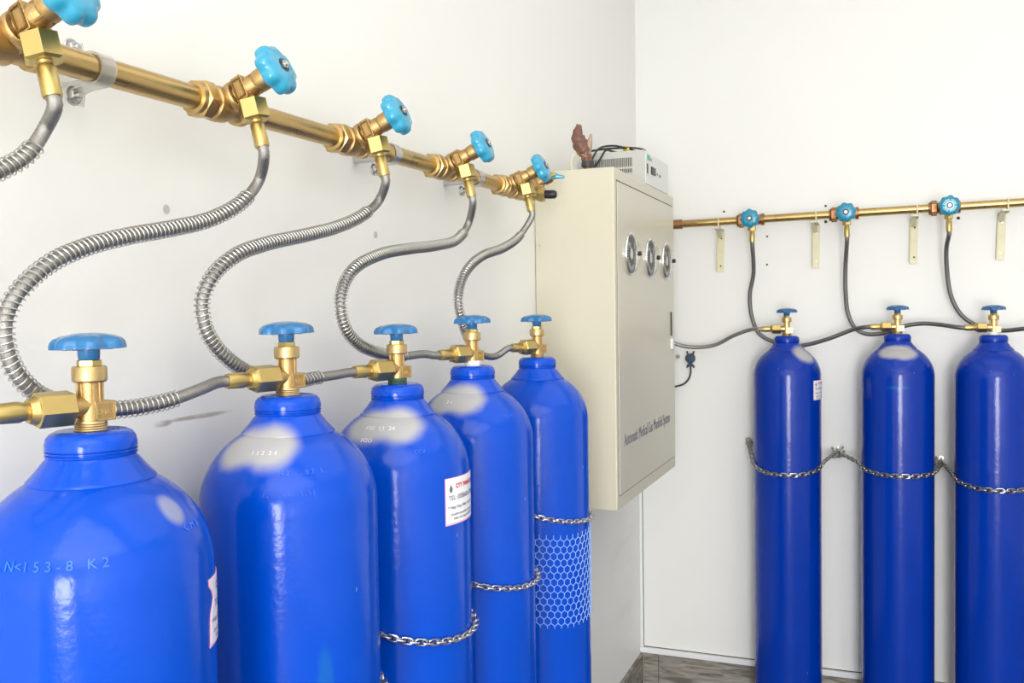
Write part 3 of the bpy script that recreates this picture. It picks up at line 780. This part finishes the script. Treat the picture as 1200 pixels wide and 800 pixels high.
LH[4]= [(0.118, 1.593, 1.67), (0.116, 1.613, 1.648), (0.11, 1.613, 1.618), (0.105, 1.573, 1.586), (0.1, 1.49, 1.569), (0.1, 1.393, 1.558), (0.1, 1.292, 1.543), (0.095, 1.222, 1.518), (0.09, 1.198, 1.491), (0.09, 1.19, 1.459), (0.09, 1.203, 1.427), (0.09, 1.239, 1.403), (0.088, 1.293, 1.388), (0.088, 1.343, 1.38), (0.095, 1.386, 1.377), (0.105, 1.429, 1.378), (0.12, 1.462, 1.379)]
LH[5]= [(0.118, 1.904, 1.673), (0.116, 1.914, 1.651), (0.11, 1.886, 1.616), (0.105, 1.799, 1.583), (0.1, 1.698, 1.561), (0.095, 1.639, 1.533), (0.09, 1.613, 1.5), (0.09, 1.604, 1.467), (0.09, 1.618, 1.434), (0.088, 1.645, 1.404), (0.088, 1.685, 1.374), (0.092, 1.731, 1.359), (0.1, 1.766, 1.358), (0.12, 1.787, 1.367)]
RH = {}
RH[0]= [(0.07, 3.3, 1.379), (0.117, 3.3, 1.345), (0.163, 3.3, 1.321), (0.224, 3.3, 1.312), (0.295, 3.29, 1.321), (0.365, 3.26, 1.355), (0.426, 3.235, 1.376)]
RH[1]= [(0.442, 3.23, 1.665), (0.431, 3.27, 1.569), (0.416, 3.29, 1.496), (0.42, 3.3, 1.422), (0.446, 3.3, 1.359), (0.498, 3.295, 1.33), (0.546, 3.29, 1.318), (0.603, 3.28, 1.322), (0.673, 3.26, 1.342), (0.754, 3.235, 1.374), (0.801, 3.22, 1.382)]
RH[2]= [(0.733, 3.23, 1.662), (0.729, 3.27, 1.588), (0.728, 3.29, 1.504), (0.736, 3.3, 1.424), (0.76, 3.295, 1.375), (0.792, 3.29, 1.358), (0.832, 3.285, 1.358), (0.871, 3.28, 1.366), (0.909, 3.28, 1.383), (0.96, 3.27, 1.391), (1.009, 3.25, 1.388), (1.061, 3.22, 1.38)]
RH[3]= [(1.032, 3.23, 1.679), (1.032, 3.26, 1.633), (1.036, 3.29, 1.552), (1.049, 3.3, 1.475), (1.076, 3.3, 1.42), (1.111, 3.295, 1.389), (1.147, 3.29, 1.373), (1.194, 3.28, 1.367), (1.249, 3.25, 1.373), (1.304, 3.225, 1.379)]

hl = ['spring covered steel hose leaving the frame at far left below the nearest valve',
      'spring covered steel hose looping left above the nearest cylinder to the second cylinder',
      'spring covered steel hose looping behind the second cylinder valve to the third cylinder',
      'spring covered steel hose looping behind the third cylinder valve to the fourth cylinder',
      'spring covered steel hose next to the cabinet, ending at the fifth cylinder']
for k in range(5):
    _, vp, vd = lo[k]
    cp, cd = lc[k]
    hose(hl[k], 'hoses on the left wall', (vp, vd, 0.027, 0.034, 0.0185), (cp + Vector((0, 0, 0.0225)) + cd * 0.017, cd, 0.035, 0.036, 0.0172),
         LH[k + 1], 0.0072, M['hose'], (0.10 if k else 0.12, (0.88, 0.90, 0.92, 0.90, 0.80)[k], 0.0064 if k < 3 else 0.0056, 0.0092))
hr = ['thin dark steel hose from first teal valve, passing behind the first back wall cylinder',
      'thin dark steel hose hanging from the middle teal valve, passing behind the middle cylinder valve',
      'thin dark steel hose hanging from the rightmost teal valve, leaving the frame at right']
for k in range(3):
    _, vp, vd = ro[k]
    en = None
    if k < 2:
        cp, cd = rc[k + 1]; en = (cp + Vector((0, 0, 0.0225)) + cd * 0.018, cd, 0.030, 0.034, 0.0165)
    hose(hr[k], 'hoses on the back wall', (vp, vd, 0.026, 0.038, 0.0140), en, RH[k + 1], 0.0070, M['darkhose'], None, False)
cp, cd = rc[0]
hose('thin grey steel hose from behind the cabinet to the first back wall cylinder', 'hoses on the back wall', None,
     (cp + Vector((0, 0, 0.0225)) + cd * 0.018, cd, 0.030, 0.034, 0.0165), RH[0], 0.0068, M['hose'], None, False)

# ------------------------------------------------------------------ chains
def link_mesh(m, name):
    Lh, Wh, r = 0.0054, 0.0043, 0.00135       # half straight, bend radius, wire radius
    pts = []
    for k in range(6):
        a = -PI / 2 + PI * k / 5; pts.append((Lh - 0.001 + Wh * math.cos(a), Wh * math.sin(a), 0))
    for k in range(6):
        a = PI / 2 + PI * k / 5; pts.append((-Lh + 0.001 + Wh * math.cos(a), Wh * math.sin(a), 0))
    return MB().sweep(pts, r, 6, closed=True).mesh(name, m, 60)
lm = link_mesh(M['chain'], 'chain_link'); dm = link_mesh(M['darkchain'], 'chain_link')
def chain(pts, label, group, me, tiltbase=0.12, sc_=1.0):
    t = thing('safety_chain', pts[0], label, 'chain', group); O = Vector(pts[0])
    pitch = 0.0104 * sc_
    res, L_ = smooth_path([Vector(p) - O for p in pts], pitch)
    for i in range(len(res) - 1):
        p = (res[i] + res[i + 1]) / 2; T = (res[i + 1] - res[i]).normalized()
        up = Vector((0, 0, 1)); y = (up - T * up.dot(T)).normalized(); z = T.cross(y)
        a = tiltbase + (PI / 2 if i % 2 else 0) + random.uniform(-0.18, 0.18)
        y2 = y * math.cos(a) + z * math.sin(a); z2 = T.cross(y2)
        o = link('link', me, t)
        o.matrix_local = Matrix(((T.x, y2.x, z2.x, p.x), (T.y, y2.y, z2.y, p.y), (T.z, y2.z, z2.z, p.z), (0, 0, 0, 1))) @ Matrix.Scale(sc_, 4)
    return t
RCH = 0.1150
def front_chain_left(y, z_side0, z_front, z_side1, a_z0, a_z1, ybefore, yafter):
    cx = cl_x; pts = []
    pts += [(0.006, y - ybefore, a_z0), (0.07, y - ybefore + 0.002, a_z0 - 0.055)]
    for k in range(13):
        a = R2(-86 + (172) * k / 12); f = (k / 12)
        s = z_side0 * (1 - f) ** 2 + 2 * f * (1 - f) * (2 * z_front - (z_side0 + z_side1) / 2) + z_side1 * f ** 2
        pts.append((cx + RCH * math.cos(a), y + RCH * math.sin(a), s))
    pts += [(0.07, y + yafter - 0.002, a_z1 - 0.055), (0.006, y + yafter, a_z1)]
    return pts
for y, zf, lab in ((0.976, 0.962, 'steel chain in the gap right of the second cylinder, at the bottom of the photo'),
                   (1.261, 0.964, 'steel chain sagging round the front of the third left cylinder'),
                   (1.544, 0.962, 'steel chain sagging round the front of the fourth left cylinder'),
                   (1.887, 1.004, 'steel chain round the last left cylinder above its net sleeve')):
    chain(front_chain_left(y, zf + 0.030, zf, zf + 0.022, zf + 0.16, zf + 0.15, 0.142, 0.142), lab, 'chains holding the left cylinders', lm)
def hook(x, z, label):
    t = thing('wall_hook', (x, YB, z), label, 'hook', 'hooks on the back wall')
    obj('anchor_plate', MB().cyl(0.007, 0, 0.003, 14, frame((0, 0, 0), (0, -1, 0))), M['darkchain'], t)
    for k in range(5):
        l_ = link('link', dm, t)
        l_.matrix_local = Matrix.Translation((random.uniform(-0.014, 0.016), -0.022 + random.uniform(-0.004, 0.004), -0.004 - 0.006 * k)) @ Matrix.Rotation(random.uniform(0, 3), 4, 'Y') @ Matrix.Rotation(random.uniform(0, 3), 4, 'X') @ Matrix.Scale(1.45, 4)
    pts = [(0, 0, 0), (0, -0.018, 0)] + [(0, -0.018 - 0.009 * math.sin(a), -0.009 + 0.009 * math.cos(a)) for a in [PI * k / 10 for k in range(1, 14)]]
    obj('hook_wire', MB().sweep(pts, 0.0018, 8), M['darkchain'], t)
hook(0.404, 0.982, 'small chain hook on back wall left of the first cylinder')
hook(0.698, 0.965, 'small chain hook on back wall between first and middle cylinders')
hook(1.023, 0.945, 'small chain hook on back wall between middle and right cylinders')
def front_chain_right(x, zf, A, B):
    pts = [A]
    a0, a1 = R2(-172), R2(-8)
    for k in range(15):
        f = k / 14; a = a0 + (a1 - a0) * f
        s = A[2] * 0.35 * (1 - f) ** 3 + 0
        zz = zf + (abs(f - 0.5) * 2) ** 2.4 * ((A[2] if f < 0.5 else B[2]) - zf) * 0.62
        pts.append((x + RCH * math.cos(a), 3.2159 + RCH * math.sin(a), zz))
    return pts + [B]
hook(1.303, 0.930, 'small chain hook on back wall right of the right edge cylinder')
chain(front_chain_right(0.545, 0.905, (0.404, 3.338, 0.968), (0.694, 3.338, 0.952)), 'dark chain hung round the first back wall cylinder', 'chains holding the back wall cylinders', dm, sc_=1.45)
chain(front_chain_right(0.887, 0.920, (0.703, 3.338, 0.950), (1.019, 3.338, 0.932)), 'dark chain hung round the middle back wall cylinder', 'chains holding the back wall cylinders', dm, sc_=1.45)
chain(front_chain_right(1.162, 0.891, (1.027, 3.338, 0.930), (1.300, 3.338, 0.915)), 'dark chain hung round the right edge cylinder', 'chains holding the back wall cylinders', dm, sc_=1.45)

# ------------------------------------------------------------------ net sleeve on the fifth cylinder
def net_sleeve(x, y, z0, z1):
    t = MB(); R = 0.1112; ncol = 46; cw = 2 * PI * R / ncol; ch = (z1 - z0) / 14
    r = 0.00085
    def P(u, v):  # u along circumference, v up; slight skew as in a pulled net
        a = u / R; vv = v - 0.05 * 0 + 0.004 * math.sin(3 * a)
        return Vector((x + R * math.cos(a), y + R * math.sin(a), vv))
    def bar(p, q):
        d = (q - p); n = Vector((p.x - x, p.y - y, 0)).normalized(); s_ = d.cross(n).normalized() * r; nn = n * r
        t.add([p + s_, p + nn, p - s_, q + s_, q + nn, q - s_], [(0, 1, 4, 3), (1, 2, 5, 4), (2, 0, 3, 5)])
    for i in range(ncol):
        for j in range(15):
            off = 0.5 * (j % 2); u0 = (i + off) * cw; zc = z0 + j * ch
            top = P(u0, zc + ch * 0.30); bot = P(u0, zc - ch * 0.30)
            if j not in (0,): bar(bot, top)
            else: bar(P(u0, zc - ch * 0.1), top)
            if j < 14:
                bar(top, P(u0 + cw / 2, zc + ch * 0.70)); bar(top, P(u0 - cw / 2, zc + ch * 0.70))
    return t
nm = net_sleeve(0, 0, 0.792, 0.982).mesh('net_sleeve', M['net'], 0)
tag(link('net_sleeve', nm, None, (cl_x, 1.887, 0)), 'pale hexagonal net sleeve round the last left cylinder', 'net')

# ------------------------------------------------------------------ control cabinet
CX, CY0, CY1, CZ0, CZ1 = 0.215, 2.271, 2.985, 0.937, 1.810
cb = thing('control_cabinet', (0, CY0, CZ0), 'large cream metal gas control cabinet on the left wall by the corner', 'cabinet')
def rel(a): return (a[0], a[1] - CY0, a[2] - CZ0)
obj('casing', MB().box(rel((0.001, CY0, CZ0)), rel((CX, CY1, CZ1))), M['cab'], cb, 0, 0.003)
obj('door_gap', MB().box(rel((CX - 0.001, CY0 + 0.020, CZ0 + 0.034)), rel((CX + 0.0004, CY1 - 0.018, CZ1 - 0.030))), M['gap'], cb, 0)
dr_ = obj('door', MB().box(rel((CX - 0.001, CY0 + 0.0225, CZ0 + 0.0365)), rel((CX + 0.0022, CY1 - 0.0205, CZ1 - 0.0335))), M['cabdoor'], cb, 0, 0.001)
for gy in (2.414, 2.638, 2.850):
    fg = frame(rel((CX + 0.002, gy, 1.598)), (1, 0, 0), (0, 1, 0))
    g = obj('gauge', MB().lathe([(0, 0), (0.056, 0), (0.057, 0.002), (0.0568, 0.0055), (0.0550, 0.0072), (0.0528, 0.0066), (0.0520, 0.0045), (0, 0.0045)], 64, fg), M['chrome'], cb, 50, label='round chrome rimmed pressure gauge')
    obj('dial', MB().cyl(0.0515, 0.004, 0.0050, 48, fg), M['dial'], g)
    ar = MB()
    for k in range(27):
        a = -PI * 1.25 + k * 1.5 * PI / 26; L2 = 0.010 if k % 5 == 0 else 0.006
        ar.box((0.034 - (0.004 if k % 5 == 0 else 0), -0.0011, 0.0048), (0.046, 0.0011, 0.0056), fg @ Matrix.Rotation(a, 4, 'Z'))
    ar.cyl(0.015, 0.0048, 0.0056, 28, fg); ar.box((-0.004, -0.002, 0.0052), (0.034, 0.002, 0.0062), fg @ Matrix.Rotation(2.2, 4, 'Z'))
    obj('scale', ar, M['psup'], g, 0)
    obj('lens', MB().lathe([(0.0515, 0.0060), (0.047, 0.0140), (0.034, 0.0205), (0.018, 0.0238), (0, 0.0245), (0, 0.0239), (0.018, 0.0232), (0.034, 0.0199), (0.0465, 0.0134), (0.0508, 0.0056), (0.0515, 0.0060)], 48, fg), M['lens'], g, 60)
    obj('knob', MB().lathe([(0, 0.022), (0.0055, 0.022), (0.0062, 0.024), (0.0062, 0.030), (0.0050, 0.032), (0, 0.0325)], 20, fg), M['black'], g)
vs, fs = text_mb('Automatic Medical Gas Manifold System', 0.046, extrude=0.0002, fit=0.555)
T = Matrix.Translation(rel((CX + 0.0026, 2.337, 1.094))) @ Matrix(((0, 0, 1, 0), (1, 0, 0, 0), (0, 1, 0, 0), (0, 0, 0, 1)))
obj('lettering', MB().add([T @ v for v in vs], fs), M['fade'], dr_, 0)
lk = MB().box(rel((CX + 0.001, 2.915, 1.322)), rel((CX + 0.010, 2.950, 1.356)))
lk_o = obj('lock', lk, M['psup'], cb, 0, 0.002)
obj('keyhole', MB().cyl(0.006, 0.0095, 0.013, 16, frame(rel((CX, 2.932, 1.340)), (1, 0, 0))), M['steel'], lk_o)
obj('latch_handle', MB().box(rel((CX + 0.001, 2.918, 1.365)), rel((CX + 0.006, 2.923, 1.440))), M['gap'], cb, 0)
s_ = MB()
for zz in (1.62, 1.10): s_.cyl(0.003, 0, 0.002, 12, frame(rel((0.012, CY0, zz)), (0, -1, 0)))
obj('rivet', s_, M['steel'], cb)

# ------------------------------------------------------------------ power supply on the cabinet
PX0, PX1, PY0, PY1, PZ0, PZ1 = 0.030, 0.200, 2.657, 2.970, 1.814, 1.914
ps = thing('power_supply', (PX0, PY0, PZ0 - 0.004), 'light grey electrical box with vent slots on top of the cabinet', 'power supply')
def rp(a): return (a[0] - PX0, a[1] - PY0, a[2] - PZ0 + 0.004)
obj('case', MB().box(rp((PX0, PY0, PZ0)), rp((PX1, PY1, PZ1))), M['psu'], ps, 0, 0.002)
obj('front_panel', MB().box(rp((PX1, PY0 + 0.004, PZ0 + 0.003)), rp((PX1 + 0.003, PY1 - 0.004, PZ1 - 0.003))), M['psup'], ps, 0, 0.001)
vt = MB()
for k in range(26):
    x = PX0 + 0.016 + k * 0.0046
    vt.box(rp((x, PY0 - 0.0006, PZ1 - 0.046)), rp((x + 0.0022, PY0 + 0.001, PZ1 - 0.020)))
    if k > 6 and k % 1 == 0: vt.box(rp((x, PY0 - 0.0006, PZ1 - 0.064)), rp((x + 0.0022, PY0 + 0.001, PZ1 - 0.052)))
obj('vent_slots', vt, M['black'], ps, 0)
obj('logo', MB().box(rp((PX1 + 0.002, 2.680, 1.889)), rp((PX1 + 0.0038, 2.715, 1.904))), M['greenp'], ps, 0)
lt = MB()
for (txt, yy, zz, sz) in (('AC', 2.722, 1.890, 0.0135), ('ON', 2.80, 1.858, 0.011), ('220V', 2.835, 1.856, 0.012)):
    vs, fs = text_mb(txt, sz, extrude=0.0002)
    T = Matrix.Translation(rp((PX1 + 0.0034, yy, zz))) @ Matrix(((0, 0, 1, 0), (1, 0, 0, 0), (0, 1, 0, 0), (0, 0, 0, 1)))
    lt.add([T @ v for v in vs], fs)
obj('lettering', lt, M['fade'], ps, 0)
obj('socket', MB().box(rp((PX1 + 0.002, 2.676, 1.848)), rp((PX1 + 0.0042, 2.690, 1.876))), M['black'], ps, 0)
obj('rocker_switch', MB().box(rp((PX1 + 0.002, 2.728, 1.852)), rp((PX1 + 0.007, 2.775, 1.874))), M['black'], ps, 0, 0.001)
obj('screw', MB().cyl(0.004, 0, 0.002, 12, frame(rp((PX1 - 0.018, PY0, 1.872)), (0, -1, 0))), M['steel'], ps)
# cable coiled on the box
cbl = MB()
z1 = PZ1 + 0.006
p1, _ = smooth_path([(0.035, 2.66, z1 + 0.002), (0.07, 2.69, z1 + 0.010), (0.11, 2.74, z1 + 0.018), (0.145, 2.80, z1 + 0.024), (0.160, 2.84, z1 + 0.020), (0.150, 2.86, z1 + 0.010), (0.12, 2.80, z1 + 0.006), (0.095, 2.72, z1 + 0.004), (0.082, 2.662, z1), (0.074, 2.650, z1 - 0.018), (0.062, 2.648, z1 - 0.036), (0.050, 2.650, z1 - 0.046)], 0.006)
p2, _ = smooth_path([(0.150, 2.84, z1 + 0.014), (0.12, 2.78, z1 + 0.022), (0.09, 2.70, z1 + 0.020), (0.064, 2.655, z1 + 0.006), (0.050, 2.647, z1 - 0.016), (0.042, 2.648, z1 - 0.034), (0.036, 2.650, z1 - 0.046)], 0.006)
cbl.sweep(p1, 0.0032, 8).sweep(p2, 0.0030, 8)
O = Vector(p1[0])
cbl.v = [tuple(Vector(v) - O) for v in cbl.v]
ct = thing('power_cable', O, 'black cable folded over the top of the grey power supply', 'cable')
obj('cable', cbl, M['cable'], ct, 60)
obj('cable_tie', MB().lathe([(0.006, -0.004), (0.011, -0.004), (0.011, 0.004), (0.006, 0.004), (0.006, -0.004)], 14, frame(Vector((0.118, 2.765, z1 + 0.016)) - O, (0.5, 0.6, 0.1))), M['yellow'], ct)

# brown wrapped stub and pale tie
bs = thing('wrapped_pipe_stub', (0.112, 2.385, CZ1), 'frayed brown taped pipe stub standing on the cabinet beside the power supply', 'pipe stub')
pts = [(0, 0, 0.000), (0.001, 0, 0.02), (-0.001, 0, 0.035), (-0.004, 0.0, 0.05), (-0.010, -0.002, 0.066), (-0.018, -0.004, 0.082), (-0.024, -0.006, 0.098), (-0.026, -0.006, 0.112), (-0.024, -0.005, 0.124), (-0.021, -0.004, 0.134)]
res, _ = smooth_path(pts, 0.004)
rr = []
for i in range(len(res)):
    f = i / (len(res) - 1)
    rr.append((0.0125 + 0.008 * math.exp(-((f - 0.60) / 0.20) ** 2) - 0.005 * max(0, f - 0.82) / 0.18) * (1 + 0.06 * math.sin(i * 1.3)))
st = MB().sweep(res, rr, 16)
st.v = [tuple(Vector(v) + Vector((random.uniform(-1, 1), random.uniform(-1, 1), random.uniform(-1, 1))) * 0.0016) for v in st.v]
obj('stub', st, M['brown'], bs, 50)
fr, _ = smooth_path([(-0.008, 0, 0.050), (0.000, 0, 0.070), (0.006, 0, 0.088), (0.010, 0, 0.108)], 0.004)
fm = MB().sweep(fr, [0.015 * (1 - 0.85 * i / (len(fr) - 1)) + 0.001 for i in range(len(fr))], 10)
obj('torn_flap', fm, M['foam'], bs, 50)
obj('black_band', MB().lathe([(0.0130, 0.020), (0.0165, 0.021), (0.0172, 0.028), (0.0162, 0.036), (0.0130, 0.037)], 20), M['cable'], bs)
pts, _ = smooth_path([(-0.010, 0, 0.002), (-0.014, 0, 0.03), (-0.022, 0, 0.052), (-0.034, 0, 0.058), (-0.044, 0, 0.046), (-0.046, 0, 0.026), (-0.038, 0, 0.010), (-0.030, 0, 0.003)], 0.004)
obj('pale_tie', MB().sweep(pts, 0.0035, 8), M['bracket'], bs, 60)

# ------------------------------------------------------------------ wall plug under the hose
pg = thing('wall_plug', (0.196, YB, 1.270), 'round black plug on the back wall beside the cabinet', 'plug')
f_ = frame((0, 0, 0), (0, -1, 0), (1, 0, 0))
obj('plug_body', MB().lathe([(0, 0), (0.016, 0), (0.0175, 0.004), (0.0175, 0.018), (0.014, 0.023), (0, 0.024)], 32, f_).box((-0.006, -0.030, 0.004), (0.006, -0.008, 0.018), f_), M['plug'], pg, 45)
er = MB()
for sx, sz in ((-1, 1), (1, 1), (-1, -1), (1, -1)):
    er.sweep([(sx * 0.008, -0.010, sz * 0.012 if sz > 0 else -0.022), (sx * 0.013, -0.010, 0.026 if sz > 0 else -0.034)], [0.003, 0.0035], 8)
obj('clip_ear', er, M['black'], pg)
cp_, _ = smooth_path([(0, -0.011, -0.028), (0.001, -0.011, -0.048), (-0.005, -0.012, -0.072), (-0.022, -0.012, -0.092), (-0.045, -0.012, -0.101), (-0.080, -0.012, -0.107), (-0.12, -0.012, -0.11)], 0.006)
obj('cord', MB().sweep(cp_, 0.0032, 8), M['cable'], pg, 60)
wp_ = thing('wall_peg', (0.150, YB, 1.276), 'tiny beige cord clip on back wall left of the plug', 'clip')
obj('peg', MB().lathe([(0, 0), (0.006, 0), (0.0075, 0.010), (0.006, 0.018), (0, 0.019)], 12, f_), M['foam'], wp_)
